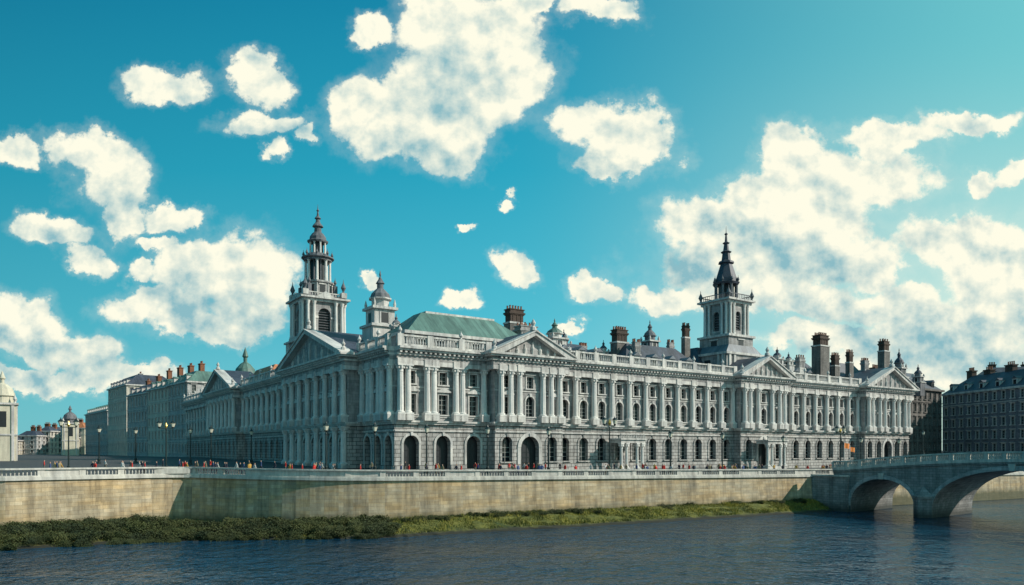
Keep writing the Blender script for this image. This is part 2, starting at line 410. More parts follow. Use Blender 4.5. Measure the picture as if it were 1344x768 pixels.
for k in range(K+1):
    for i in range(n):
        p=bankpt(i,k/K); j=.0 if k==0 else .3
        p=(p[0],p[1]+(.6 if k==0 else 0),p[2])
        vs.append((p[0]+random.uniform(-j,j),p[1]+random.uniform(-j,j),p[2]+random.uniform(-j,j)*.35))
mb.add(vs,[(k*n+i,k*n+i+1,(k+1)*n+i+1,(k+1)*n+i) for k in range(K) for i in range(n-1)],BANK)
o=mb.obj('river_bank'); o["kind"]='structure'
def leafmat(name,c1,c2):
    m,nt,b=new_mat(name); g_=N(nt,'ShaderNodeNewGeometry')
    n1=Noise(nt,g_.outputs['Position'],.3,5,.65)
    r=Mth(nt,'ADD',Mth(nt,'MULTIPLY',g_.outputs['Random Per Island'],.35),Map(nt,n1,.38,.62,0,.65))
    nt.links.new(Mix(nt,r,c4(c1),c4(c2)),b.inputs['Base Color']); b.inputs['Roughness'].default_value=.85; return m
GRASS=leafmat('grass_blades',(.04,.06,.012),(.34,.30,.05)); LEAF=leafmat('bush_leaves',(.008,.02,.006),(.07,.08,.018))
seglen=[math.dist(RA[i][:2],RA[i+1][:2]) for i in range(n-1)]
def rand_i(x0,x1):
    c=[i for i in range(n-1) if x0<=RA[i][0]<x1]
    return random.choices(c,[seglen[i] for i in c])[0]
mb=MB(); vs=[];fs=[]
for q in range(46000):
    left=q%4==0
    i=rand_i(-80,-18) if left else rand_i(-19,60); t=random.random()**1.1*.76
    p=bankpt(i,t); q_=bankpt(i+1,t); u=random.random()
    x,y,z=[p[k]*(1-u)+q_[k]*u for k in range(3)]
    h=random.uniform(.1,.38)*(1.3 if math.sin(x*.7)+math.sin(x*.23+y)+math.sin(x*1.9)>.3 else .6); a=random.uniform(0,6.28); ww=.06
    o_=len(vs); lx,ly=random.uniform(-.2,.2),random.uniform(-.2,.2)
    vs+= [(x-math.cos(a)*ww,y-math.sin(a)*ww,z-.05),(x+math.cos(a)*ww,y+math.sin(a)*ww,z-.05),(x+lx,y+ly,z+h)]
    fs.append((o_,o_+1,o_+2))
mb.add(vs,fs,GRASS); o=mb.obj('bank_grass'); o["kind"]='stuff'; o["label"]='rough yellow green grass along the river bank'; o["category"]='grass'
bushes=[]
for v in range(4):
    mb=MB(); vs=[];fs=[]
    cl=[(random.uniform(-2.0,2.0),random.uniform(-.9,.9),random.uniform(.1,.9),random.uniform(.35,.75)) for _ in range(14)]
    for _ in range(2500):
        c=random.choice(cl); d=Vector((random.gauss(0,1),random.gauss(0,1),random.gauss(0,1))).normalized()*c[3]*random.uniform(.5,1.3)
        x,y,z=c[0]+d.x,c[1]+d.y,max(-.1,c[2]+d.z*.8)
        a=Vector((random.gauss(0,1),random.gauss(0,1),random.gauss(0,1))).normalized()*.1
        b_=a.orthogonal().normalized()*.06; o_=len(vs)
        P_=Vector((x,y,z)); vs+=[tuple(P_-a),tuple(P_-b_),tuple(P_+a),tuple(P_+b_)]; fs.append((o_,o_+1,o_+2,o_+3))
    mb.add(vs,fs,LEAF); bushes.append(mb.mesh('bush'))
def bush(x,y,z,s,a=None):
    o=mk('bush',random.choice(bushes)); o.matrix_local=T(x,y,z,random.uniform(-.4,.4)+random.choice([0,math.pi]))@Matrix.Diagonal((s*random.uniform(1.0,1.6),s,s*random.uniform(.8,1.25),1))
    o["label"]='low dark green scrub bush on the river bank'; o["category"]='bush'; o["group"]='bushes along the river bank'
for k in range(225):
    t=random.uniform(.12,.93); p=bankpt(rand_i(-75,-18),t)
    bush(p[0],p[1],p[2]-.08,random.uniform(.6,.95)*(1 if t<.8 else .7))
for k in range(60):
    p=bankpt(rand_i(-19,10) if k%3 else rand_i(0,58),random.uniform(.03,.25)); bush(p[0],p[1],p[2]-.1,random.uniform(.28,.5))

# quay wall
qw=empty('quay_wall',(-17.5,97.3,1.8),0,'long weathered ashlar quay wall with balustrade','wall')
inv=Matrix.Translation((17.5,-97.3,-1.8))
mb=MB(); mb.M=inv; fr=offs(QP,-.5); tp=QP
n=len(QP)
vs=[(p[0],p[1],-1.5) for p in fr]+[(p[0],p[1],z) for p,z in zip(tp,zq)]
mb.add(vs,[(i,i+1,i+1+n,i+n) for i in range(n-1)],QUAY); mb.obj('wall',qw)
def beam(mb,P,d0,d1,z0,z1,mat):
    A,B=offs(P,d0),offs(P,d1); n=len(P); vs=[]
    for Q,h in ((A,z0),(A,z1),(B,z1),(B,z0)): vs+=[(p[0],p[1],gz(p[0])+h) for p in Q]
    fs=[]
    for i in range(n-1):
        for k in range(4): fs.append((k*n+i,k*n+i+1,((k+1)%4)*n+i+1,((k+1)%4)*n+i))
    mb.add(vs,fs,mat)
mb=MB(); mb.M=inv; beam(mb,QP,-.3,.45,-.35,.02,COPE); beam(mb,QP,-.12,.42,.021,.2,COPE); mb.obj('string_course',qw)
mb=MB(); mb.M=inv; beam(mb,QP,-.15,.46,.92,1.12,COPE); mb.obj('coping',qw)
def baluster_mesh(L,solid,H=.72):
    mb=MB()
    mb.box(-.38,.38,0,.36,0,H+.005,COPE)
    if solid: mb.box(.38,L-.38,.06,.3,0,H,COPE)
    else:
        k=int((L-.76)/.4)
        for j in range(k):
            x=.38+(j+.5)*(L-.76)/k
            mb.lathe(x,.18,[(.08,0),(.055,.08),(.10,.28),(.05,.5),(.08,H)],6,COPE)
    return mb.mesh('balustrade_panel')
MSO=[baluster_mesh(4.6,False),baluster_mesh(4.6,True)]
pts=[Vector(p) for p in QP if -91<p[0]<119]; cum=[0]
for a,b_ in zip(pts[:-1],pts[1:]): cum.append(cum[-1]+(b_-a).length)
def along(d):
    for i in range(len(pts)-1):
        if d<=cum[i+1]: return pts[i].lerp(pts[i+1],(d-cum[i])/(cum[i+1]-cum[i]))
    return pts[-1]
dd=0;kk=0
while dd+4.6<cum[-1]:
    p,q=along(dd),along(dd+4.6)
    a=math.atan2(q.y-p.y,q.x-p.x); sol=(kk%3==2) or (-40<p.x<-18)
    sx=(q-p).length/4.6
    mk('balustrade_panel',MSO[1 if sol else 0],qw,inv@T(p.x,p.y,gz((p.x+q.x)/2)+.2,a)@Matrix.Diagonal((sx,1,1,1))); kk+=1; dd+=4.6

# ---------------- palace ----------------
C=(-21.2,131.0); ANG=math.atan2(.562,.827); PZ=7.2
pal=empty('palace_building',(C[0],C[1],PZ),ANG,'long pale stone neoclassical palace with two towers on the quay','building')
ca,sa=math.cos(ANG),math.sin(ANG)
def loc(px,D):
    x,y=at(px,D); x-=C[0]; y-=C[1]; return (ca*x+sa*y,-sa*x+ca*y)
def zl(y,D): return zat(y,D)-PZ
MR=Matrix.Identity(4)
LL=196.0
ML=Matrix(((0,1,0,0),(-1,0,0,LL),(0,0,1,0),(0,0,0,1)))
W_=MB(); CO=MB(); BA_=MB(); RF=MB()
ARW=window_mesh('arched_window',2.4,4.9,True,bars=(2,4),sur=RUST,ring=.45,depth=.8)
DKA=window_mesh('arched_opening',3.1,6.3,True,bars=(2,4),sur=TRIM,sill=False,glass=DOOR_SHADE,frame=DOOR_SHADE,ring=.45,depth=1.2)  # open arch closed by a near-black sheet that stands for its inner shade
PNW=window_mesh('tall_window',1.9,3.7,False,'tri',bars=(2,4),depth=.6)
PNA=window_mesh('tall_arched_window',2.0,4.0,True,bars=(2,4),depth=.6)
SQW=window_mesh('square_window',1.6,2.3,False,'flat',bars=(2,3),depth=.6)
dm=window_mesh('arched_door',4.4,7.2,True,sur=TRIM,bars=(4,5),sill=False,glass=DOOR_SHADE,frame=IRON,ring=.8,depth=1.2)
def col_mesh(name,H,r):
    mb=MB(); mb.cbox(0,0,r*1.4,r*1.4,0,.3,COLM)
    mb.lathe(0,0,[(r*1.3,.3),(r*1.3,.5),(r*1.1,.6)],20,COLM)
    mb.lathe(0,0,[(r,.6),(r*.99,H*.35),(r*.85,H-1.3)],24,COLM,flute=.09)
    mb.lathe(0,0,[(r*.95,H-1.3),(r*.88,H-1.15),(r*.95,H-.9),(r*1.1,H-.6),(r*1.35,H-.25)],16,COLM)
    for k in range(8):
        a=k*math.pi/4; mb.cbox(r*1.15*math.cos(a),r*1.15*math.sin(a),.13,.13,H-.75,H-.3,COLM)
    mb.cbox(0,0,r*1.4,r*1.4,H-.25,H,COLM); return mb.mesh(name)
CM=col_mesh('column',9.0,.6)
CG=col_mesh('lower_column',7.6,.62)
CP=col_mesh('porch_column',5.6,.36)
def pil_mesh(name,H,r):
    mb=MB(); mb.box(-r*1.25,r*1.25,-.5,.05,0,.5,COLM); mb.box(-r,r,-.38,.05,.5,H-1.1,COLM)
    mb.pyr(0,-.17,r*1.0,r*1.35,H-1.1,H-.25,COLM,.22,.42); mb.box(-r*1.4,r*1.4,-.62,.05,H-.25,H,COLM); return mb.mesh(name)
PM=pil_mesh('pilaster',9.0,.5)
def pinst(name,me,M,x,y,z): return mk(name,me,pal,M@T(x,y,z))
def entab(M,s0,s1,y,dz,ends=True):
    CO.M=M; e=1 if ends else 0
    yb=.22 if y<0 else .25
    def bx(p,z0,z1,mat=TRIM): CO.box(s0-p*e,s1+p*e,y-p,yb,z0+dz,z1+dz,mat)
    bx(.5,8.6,8.95); bx(.75,8.95,9.3)
    bx(1.05,19.4,20.2); bx(.98,20.2,21.1,STONE); bx(1.3,21.1,21.45); bx(1.95,21.85,22.2); bx(2.3,22.2,22.6); bx(1.15,21.45,21.85,STONE)
    k=int((s1-s0)/.95)
    for i in range(k):
        x=s0+(i+.5)*(s1-s0)/k; CO.box(x-.2,x+.2,y-1.8,y-1.1,21.46+dz,21.84+dz,TRIM)
def parapet(M,s0,s1,y,nb,dz,z=22.6):
    BA_=MB(); BA_.M=M; y0=y-1.0
    BA_.box(s0,s1,y0-.3,y0+.3,z+dz-.05,z+.5+dz,TRIM); BA_.box(s0,s1,y0-.3,y0+.3,z+1.85+dz,z+2.15+dz,TRIM)
    for i in range(nb+1):
        x=s0+(s1-s0)*i/nb; x=min(max(x,s0+.6),s1-.6); BA_.box(x-.6,x+.6,y0-.38,y0+.38,z+dz,z+2.25+dz,TRIM)
        if i%2==0:
            BA_.lathe(x,y0,[(.3,z+2.25+dz),(.15,z+2.5),(.42,z+2.9),(.35,z+3.15),(.1,z+3.5),(.03,z+3.8)],8,TRIM)
    k=int((s1-s0)/.55)
    for i in range(k):
        x=s0+(i+.5)*(s1-s0)/k
        BA_.lathe(x,y0,[(.13,z+.5),(.2,z+.85),(.09,z+1.4),(.14,z+1.85)],5,TRIM)
    BA_.obj('balustrade',pal)
def section(M,s0,s1,nb,y,col='pil',gk='arw',fk='tri',dz=0,par=True,ends=False,cols=None):
    w=(s1-s0)/nb; cs=[s0+w*(i+.5) for i in range(nb)]
    W_.M=M; g=[];f=[]
    for i,c in enumerate(cs):
        if gk=='door' and i==nb//2: g.append((c,4.4,-.6,6.6,True)); pinst('arched_door',dm,M,c,y,-.6)
        elif gk in('dark',): g.append((c,3.1,.3,6.6,True)); pinst('arched_opening',DKA,M,c,y,.3)
        else: g.append((c,2.4,1.6,6.5,True)); pinst('arched_window',ARW,M,c,y,1.6)
        if fk=='arch' or (fk=='mix' and i==nb//2): f.append((c,2.0,10.5,14.5,True)); pinst('tall_arched_window',PNA,M,c,y,10.5)
        else: f.append((c,1.9,10.5,14.2,False)); pinst('tall_window',PNW,M,c,y,10.5)
        f.append((c,1.6,16.1,18.4,False)); pinst('square_window',SQW,M,c,y,16.1)
    wall(W_,s0,s1,-2.5,8.7,y,g,RUST,1.2 if gk in('dark','door') else .8); wall(W_,s0,s1,8.7,19.5,y,f,STONE,.6)
    CO.M=M; CO.box(s0+.02,s1-.02,y-.16,y+.05,9.9+dz,10.2+dz,TRIM); CO.box(s0+.02,s1-.02,y-.13,y+.05,15.35+dz,15.6+dz,TRIM); CO.box(s0+.02,s1-.02,y-.2,y+.05,7.3+dz,7.55+dz,TRIM)
    if y<0:
        for s in (s0,s1):
            W_.quad((s,y,-2.5),(s,.1,-2.5),(s,.1,8.7),(s,y,8.7),RUST); W_.quad((s,y,8.7),(s,.1,8.7),(s,.1,19.5),(s,y,19.5),STONE)
    gg=[c[0] for c in g if c[2]<1]
    cur=s0-(.25 if y<0 else 0)
    for c in sorted(gg)+[None]:
        hw=2.4 if gk=='door' else 1.6
        e_=(c-hw) if c is not None else s1+(.25 if y<0 else 0)
        W_.box(cur,e_,y-.28,y+.1,-2.5,1.1,RUST)
        if c is not None: cur=c+hw
    entab(M,s0,s1,y,dz,ends)
    if cols is None:
        cols=[s0+w*i for i in range(nb+1)]; cols[0]+=.75; cols[-1]-=.75
    for x in cols:
        if col=='pil': pinst('pilaster',PM,M,x,y,10.4)
        else: pinst('column',CM,M,x,y-.55,10.4)
        CO.M=M; CO.box(x-.88,x+.88,y-1.35,y+.1,9.3+dz,10.4,TRIM)
        CO.box(x-.8,x+.8,y-1.2,y+.1,19.41+dz,20.5,TRIM)
        if col=='col2':
            pinst('lower_column',CG,M,x,y-.5,.9); CO.box(x-.9,x+.9,y-1.35,y+.1,-2.5,.9,TRIM)
    if par: parapet(M,s0,s1,y,nb,dz)
def pediment(M,s0,s1,y,h,dz,back=9):
    a,b=s0-1.9,s1+1.9; c=(a+b)/2; z=22.6+dz; CO.M=M
    CO.prism([(a+1.2,z-.05),(b-1.2,z-.05),(c,z+h-.7)],y-.9,y+back-.5,STONE)
    t=.75
    for sgn in (-1,1):
        e=a if sgn<0 else b
        CO.prism([(e,z),(c,z+h),(c,z+h-t),(e-sgn*2.6*1.0,z)],y-2.15,y+.5,TRIM)
        CO.prism([(e,z+.28),(c,z+h+.28),(c,z+h+.01),(e,z+.012)],y-2.4,y+.52,TRIM)
    RF.M=M
    RF.prism([(a,z+.2),(c,z+h+.2),(b,z+.2),(b,z),(c,z+h-.05),(a,z)],y+.53,y+back,SLATE)
    CO.lathe(c,y-1.2,[(.1,z+h+.2),(.7,z+h+.3),(.6,z+h+.9),(.25,z+h+1.2),(.5,z+h+1.8),(.05,z+h+2.6)],8,TRIM)
    for e in(a+1,b-1): CO.lathe(e,y-1.2,[(.5,z+.3),(.5,z+1.0),(.2,z+1.2),(.45,z+1.7),(.1,z+2.3),(.03,z+2.7)],8,TRIM)
    for k in range(9):
        u=(k-4)/4.6; hh=(h-1.3)*(1-abs(u))*.75; x=c+u*(b-a)*.42
        CO.lathe(x,y-.92,[(.25,z+.1),(.4,z+.1+hh*.5),(.22,z+.1+hh*.8),(.26,z+.2+hh*.95)],7,TRIM)
def porch(s0,s1,y0,y1):
    mb=MB(); mb.box(s0-.4,s1+.4,y1-.4,y0-.3,-2.5,-.2,TRIM); mb.box(s0-.5,s1+.5,y1-.5,y0-.77,5.4,6.1,TRIM); mb.box(s0-.8,s1+.8,y1-.8,y0-.78,6.1,6.4,TRIM)
    mb.box(s0-.5,s1+.5,y1-.5,y1-.2,7.2,7.4,TRIM)
    k=14
    for i in range(k+1): mb.lathe(s0-.4+(s1-s0+.8)*i/k,y1-.35,[(.09,6.4),(.15,6.7),(.08,7.2)],5,TRIM)
    o=mb.obj('porch',pal)
    for x in (s0,s0+(s1-s0)*.25,s1-(s1-s0)*.25,s1): mk('porch_column',CP,o,T(x,y1,-.2))
section(MR,0,19.9,3,0,'col','dark','tri',0,True,False,[.9,2.4,6.3,7.7,12.4,13.8,18.6])
section(MR,19.9,36.4,3,-2.6,'col','door','mix',.021,False,True,[21,23.2,25.3,31.0,33.1,35.3])
pediment(MR,19.9,36.4,-2.6,4.6,.021)
section(MR,36.4,93,11,0,'col','arw','arch')
section(MR,93,111,3,-2.4,'col','door','mix',.021,False,True,[94,96,99.2,104.8,108,110])
pediment(MR,93,111,-2.4,5,.021)
section(MR,111,149,7,0,'col','arw','arch')
section(MR,149,173.8,5,-2.4,'col','door','mix',.021,False,True,[150.2,152.2,156.2,159,163.8,166.6,170.6,172.6])
pediment(MR,149,173.8,-2.4,6,.021)
porch(51.4,57.6,0,-4.0); porch(98.6,105.4,-2.4,-6.2)
def S(a): return LL-a
section(ML,S(14.5),S(0),3,0,'col','dark','tri',.009,True,False,[S(13.4),S(10.4),S(9),S(5.6),S(4.1),S(.9)])
section(ML,S(53),S(14.5),7,-3.2,'col2','dark','tri',.031,False,True)
pediment(ML,S(53),S(14.5),-3.2,7.0,.031,14)
section(ML,S(105),S(53),10,0,'col','arw','tri',.009)
section(ML,S(141),S(105),7,-2.5,'col','arw','tri',.031,False,True)
pediment(ML,S(141),S(105),-2.5,6.5,.031)
section(ML,S(196),S(141),10,0,'pil','arw','tri',.009)
W_.M=MR
W_.quad((173.8,-2.2,-3),(173.8,24,-3),(173.8,24,22.5),(173.8,-2.2,22.5),STONE)
W_.quad((24,24,-3),(173.8,24,-3),(173.8,24,22.5),(24,24,22.5),STONE)
W_.quad((24,24,-3),(24,196,-3),(24,196,22.5),(24,24,22.5),STONE)
W_.quad((0,196,-3),(24,196,-3),(24,196,22.5),(0,196,22.5),STONE)
RF.M=MR
RF.box(.3,173.7,.3,24.2,22.0,22.45,LEAD); RF.box(.31,24.1,24.2,195.9,22.0,22.44,LEAD)
def hip(x0,x1,y0,y1,z0,z1,mat,inset=None):
    hw,hd=(x1-x0)/2,(y1-y0)/2; i=inset or min(hw,hd)*.9
    RF.M=MR; RF.pyr((x0+x1)/2,(y0+y1)/2,hw,hw-i,z0,z1,mat,hd,hd-i)
W_.box(4.5,35,4.5,21,22.3,26.0,STONE); CO.M=MR; CO.box(4,35.5,4,21.5,26.0,26.6,TRIM)
hip(5,34.5,5,20.5,26.6,31.6,COPPER,6)
RF.box(12,28.5,11,15,31.6,32.0,TRIM)
for i in range(8): CO.box(5.3+i*4.0,6.1+i*4.0,4.25,4.5,22.4,26.0,TRIM)
for i in range(7):
    CO.box(6.6+i*4.0,8.8+i*4.0,4.3,4.52,23.2,25.3,TRIM); CO.box(6.9+i*4.0,8.5+i*4.0,4.28,4.3,23.4,25.1,GLASS)
hip(38,60,5,21,22.5,28.6,SLATE,7); hip(61,92,5,22,22.5,30.2,SLATE,7); hip(112,148,5,22,22.5,30.5,SLATE,7); hip(149.5,173,6,22,22.5,31.5,SLATE,6)
hip(93,118,11,23.5,22.5,32,SLATE,5)
hip(3.5,20,82,104,22.5,29,SLATE,7); hip(3.5,20,142,195,22.5,27.5,SLATE,7); hip(6,20,107,139,22.5,31,TILE,5)
hip(4,21,22,57,22.5,28,LEAD,7)
for x in list(range(44,58,5))+list(range(66,90,6))+list(range(117,146,6))+[155,161,167]:
    CO.M=T(x,7,0); CO.box(-.9,.9,-.6,3,23,26.4,TRIM); CO.box(-.6,.6,-.62,-.59,23.6,25.9,GLASS)
    CO.prism([(-1.2,26.4),(1.2,26.4),(0,27.3)],-.9,3.5,LEAD)
W_.obj('wall',pal); CO.obj('cornice',pal); RF.obj('roof',pal)
def chim(px,D,ytop,wpx,mat=BRICKD,pots=4):
    x,y=loc(px,D); zt=zl(ytop,D); hw=wpx/F*D/2/1.2
    mb=MB(); zb=22.3
    mb.cbox(0,0,hw*.92,hw*.6,zb,zt-4.2,TRIM if mat is STONE else DKBR); mb.cbox(0,0,hw*1.0,hw*.66,zt-4.2,zt-3.8,TRIM)
    mb.cbox(0,0,hw*.8,hw*.5,zt-3.8,zt-2.2,mat); mb.cbox(0,0,hw*.9,hw*.56,zt-2.2,zt-1.95,mat); mb.cbox(0,0,hw,hw*.62,zt-1.95,zt-1.6,mat); mb.cbox(0,0,hw*.85,hw*.52,zt-1.6,zt-1.0,mat); mb.cbox(0,0,hw*.95,hw*.58,zt-1.0,zt-.8,mat)
    for k in (-.5,0,.5): mb.box(k*hw-.12,k*hw+.12,-hw*.5-.08,-hw*.5+.02,zt-3.8,zt-2.2,mat)
    for i in range(pots):
        for yy in(-.25,.25): mb.lathe(-hw*.7+hw*1.4*i/max(1,pots-1),yy*hw,[(.24,zt-.8),(.18,zt-.15),(.26,zt)],8,POT)
    mb.obj('chimney',pal,T(x,y,0))
chim(675,166,402,30,pots=5); chim(690,160,424,36,mat=STONE,pots=4); chim(813,180,429,26,pots=5); chim(900,195,424,13,pots=2)
chim(1077,215,437,26,pots=5); chim(1115,222,459,12,pots=2); chim(1160,232,445,18,pots=3); chim(835,178,445,14,mat=STONE,pots=2); chim(1050,212,466,16,mat=STONE,pots=3); chim(1135,226,470,14,mat=STONE,pots=3)
chim(1096,218,463,14,mat=BRICKD,pots=3); chim(765,172,450,14,mat=STONE,pots=3); chim(880,190,446,12,mat=STONE,pots=2)
def turret(px,D,ytop,ybase,hw,mat,dome,name='turret'):
    x,y=loc(px,D); zt=zl(ytop,D); zb=zl(ybase,D); H=zt-zb; mb=MB()
    mb.cbox(0,0,hw*1.25,hw*1.25,21.5,zb+H*.08,mat); mb.cbox(0,0,hw*1.45,hw*1.45,zb+H*.08,zb+H*.12,TRIM)
    mb.cbox(0,0,hw,hw,zb+H*.12,zb+H*.36,mat); mb.cbox(0,0,hw*1.25,hw*1.25,zb+H*.36,zb+H*.40,TRIM)
    mb.lathe(0,0,[(hw*.85,zb+H*.4),(hw*.85,zb+H*.52),(hw*1.1,zb+H*.53),(hw*1.1,zb+H*.55)],8,mat)
    for sx in(-1,1):
        for sy in(-1,1): mb.lathe(sx*hw,sy*hw,[(.25,zb+H*.4),(.35,zb+H*.45),(.05,zb+H*.53)],6,TRIM)
    mb.lathe(0,0,[(hw*1.0,zb+H*.55),(hw*.85,zb+H*.62),(hw*.45,zb+H*.69),(hw*.3,zb+H*.71),(hw*.3,zb+H*.78),(hw*.42,zb+H*.79),(hw*.2,zb+H*.85),(hw*.06,zb+H*.9),(hw*.1,zb+H*.93),(.03,zt)],10,dome)
    for (cx,cy,a) in ((0,-hw,0),(-hw,0,-math.pi/2)):
        mb.M=T(cx,cy,0,a); mb.box(-hw*.35,hw*.35,-.04,.02,zb+H*.15,zb+H*.31,DOOR_SHADE); mb.box(-hw*.5,-hw*.36,-.1,.02,zb+H*.14,zb+H*.32,TRIM); mb.box(hw*.36,hw*.5,-.1,.02,zb+H*.14,zb+H*.32,TRIM)
    mb.M=Matrix.Identity(4); mb.obj(name,pal,T(x,y,0))
turret(499,155,355,438,2.3,TRIM,TOWD); turret(728,166,418,462,1.9,TRIM,COPPER); turret(853,190,420,466,1.6,TOWD,TOWD)
turret(1020,208,455,482,1.2,TRIM,SLATE); turret(1180,236,457,500,1.5,TOWD,SLATE); turret(740,176,432,465,1.2,TOWD,SLATE); turret(1205,238,478,505,1.2,TOWD,SLATE)
turret(792,180,446,472,.9,TRIM,SLATE); turret(1035,209,462,482,.9,TRIM,SLATE); turret(520,150,412,440,.9,TRIM,TOWD)
def ring_cols(mb,R,n,r,z0,z1,mat,rot=0):
    for k in range(n):
        a=rot+2*math.pi*k/n; mb.lathe(R*math.cos(a),R*math.sin(a),[(r*1.3,z0),(r,z0+.3),(r*.85,z1-.4),(r*1.3,z1)],8,mat)
def face_frames(hw): return [T(0,0,0,k*math.pi/2)@T(0,-hw,0) for k in range(4)]
def urn(mb,x,y,z,s,mat): mb.lathe(x,y,[(.3*s,z),(.15*s,z+.3*s),(.45*s,z+.9*s),(.3*s,z+1.3*s),(.08*s,z+1.8*s),(.03,z+2.4*s)],8,mat)
# left tower
x,y=12,75
mb=MB()
mb.cbox(0,0,6.6,6.6,21,33,STONE); mb.cbox(0,0,7.2,7.2,33,33.5,TRIM)
for M in face_frames(6.6):
    mb.M=M
    for sx in (-5.6,-4.1,4.1,5.6): mb.box(sx-.45,sx+.45,-.35,.01,23,33,TRIM)
    mb.box(-1.2,1.2,-.05,.02,27,31,DOOR_SHADE); mb.box(-1.7,1.7,-.3,.02,31.1,31.6,TRIM); mb.prism([(-1.9,31.6),(1.9,31.6),(0,32.5)],-.35,.02,TRIM)
mb.M=Matrix.Identity(4); mb.cbox(0,0,6.1,6.1,33.5,34.6,TRIM)
for M in face_frames(5.3):
    mb.M=M; wall(mb,-5.3,5.3,34.6,43.6,0,[(0,3.4,35.6,42,True)],STONE,1.0)
    for sx in (-4.7,-3.0,3.0,4.7):
        mb.lathe(sx,-.5,[(.6,34.6),(.45,35.2),(.38,42.6),(.65,43.6)],10,COLM)
    mb.box(-2.5,-1.7,-.2,.01,39.2,39.7,TRIM); mb.box(1.7,2.5,-.2,.01,39.2,39.7,TRIM)
    mb.box(-1.7,1.7,.9,1.0,35.6,42,DOOR_SHADE)  # dark sheet behind the louvres, painted as belfry shade
    for q in range(8): mb.box(-1.7,1.7,.5,.9,36+q*.7,36.12+q*.7,TOWD)
    mb.prism([(-2.6,44.8),(2.6,44.8),(0,46.4)],-1.1,.2,TRIM)
mb.M=Matrix.Identity(4)
mb.cbox(0,0,6.1,6.1,43.6,44.3,TRIM); mb.cbox(0,0,6.8,6.8,44.3,44.8,TRIM)
tw=mb.obj('tower',pal,T(x,y,0)); tw["label"]='tall ornate bell tower with open arched belfry'
mb=MB()
mb.cbox(0,0,5.6,5.6,44.8,45.2,TOWD)
for sx in(-1,1):
    for sy in(-1,1):
        mb.cbox(sx*5.3,sy*5.3,.75,.75,45.2,46.6,TRIM); urn(mb,sx*5.3,sy*5.3,46.6,1.6,TOWD)
        mb.cbox(sx*3.6,sy*3.6,.5,.5,45.2,48.6,TOWD); urn(mb,sx*3.6,sy*3.6,48.6,1.0,TOWD)
for M in face_frames(5.2):
    mb.M=M; mb.box(-4.5,4.5,-.1,.1,46.0,46.25,TRIM)
    for q in range(12): mb.lathe(-4+q*.72,0,[(.1,45.2),(.16,45.5),(.08,46)],5,TRIM)
mb.M=Matrix.Identity(4)
mb.lathe(0,0,[(4.1,45.2),(4.1,49.2),(4.6,49.3),(4.6,49.8),(3.9,49.9)],8,STONE,math.pi/8)
for k in range(8):
    mb.M=T(0,0,0,k*math.pi/4)@T(0,-3.8,0); mb.box(-.7,.7,-.05,.05,46.3,48.6,DOOR_SHADE); mb.box(-1,1,-.2,.02,48.7,49,TRIM)
    mb.lathe(-1.5,0,[(.25,45.3),(.2,49.2)],6,TRIM)
mb.M=Matrix.Identity(4)
mb.lathe(0,0,[(2.2,49.9),(2.2,55.6)],8,DOOR_SHADE)
ring_cols(mb,3.2,8,.4,49.9,55.6,COLM,math.pi/8); ring_cols(mb,2.3,8,.25,49.9,55.6,TOWD,0)
mb.lathe(0,0,[(3.8,55.6),(3.8,56.1),(4.4,56.3),(4.4,56.6),(3.2,56.9),(2.7,57.6)],16,TOWD)
for k in range(8):
    a=k*math.pi/4+math.pi/8; urn(mb,3.8*math.cos(a),3.8*math.sin(a),56.6,.9,TOWD)
mb.lathe(0,0,[(1.5,57.4),(1.5,60.6)],8,DOOR_SHADE); ring_cols(mb,2.1,8,.27,57.5,60.8,COLM)
mb.lathe(0,0,[(2.7,60.8),(2.9,61.2),(2.3,61.5),(2.2,62.3),(1.6,63.2),(1.0,63.7),(.9,65.0),(1.5,65.2),(1.4,65.5),(.7,66.3),(.5,67.2),(.9,67.5),(.35,68.2),(.18,69.4),(.4,69.7),(.12,70.1),(.03,71.4)],12,TOWD)
mb.obj('lantern',tw,Matrix.Identity(4))
# right tower
x,y=loc(953,200)
mb=MB(); mb.cbox(0,0,7.6,6.4,21,29.2,STONE); mb.cbox(0,0,8.1,6.9,29.2,29.8,TRIM); mb.pyr(0,0,7.4,5.2,29.8,32,LEAD,6.2,5.2)
for (M,h_) in ((T(0,-6.4,0),7.6),(T(-7.6,0,0,-math.pi/2),6.4)):
    mb.M=M
    for sx in (-.85,-.6,.6,.85): mb.box(sx*h_-.4,sx*h_+.4,-.3,.01,22,29.2,TRIM)
    mb.box(-1,1,-.06,.02,25,28,DOOR_SHADE)
mb.M=Matrix.Identity(4)
mb.cbox(0,0,5.0,5.0,30.5,34.3,STONE); mb.cbox(0,0,5.5,5.5,34.3,34.9,TRIM)
for M in face_frames(4.1):
    mb.M=M; wall(mb,-4.1,4.1,34.9,43.4,0,[(0,2.0,36.2,41.4,True)],STONE,.7)
    for sx in (-3.6,-2.2,2.2,3.6): mb.lathe(sx,-.3,[(.5,34.9),(.36,35.5),(.32,42.6),(.5,43.4)],8,COLM)
    mb.box(-1,1,.6,.7,36.2,41.4,DOOR_SHADE)  # dark sheet painted as the shade inside the tower opening
    for q in range(6): mb.box(-1,1,.3,.6,36.5+q*.7,36.62+q*.7,TOWD)
for M in face_frames(5.0):
    mb.M=M
    mb.box(-1,1,-.05,.02,31.2,33.4,DOOR_SHADE); mb.box(-1.4,1.4,-.25,.02,33.5,33.8,TRIM)
mb.M=Matrix.Identity(4); mb.cbox(0,0,4.8,4.8,43.4,44.1,TRIM); mb.cbox(0,0,5.5,5.5,44.1,44.6,TRIM)
tw=mb.obj('tower',pal,T(x,y,0)); tw["label"]='slender stone tower with dark needle spire'
mb=MB()
for sx in(-1,1):
    for sy in(-1,1): urn(mb,sx*4.8,sy*4.8,44.6,1.4,TOWD)
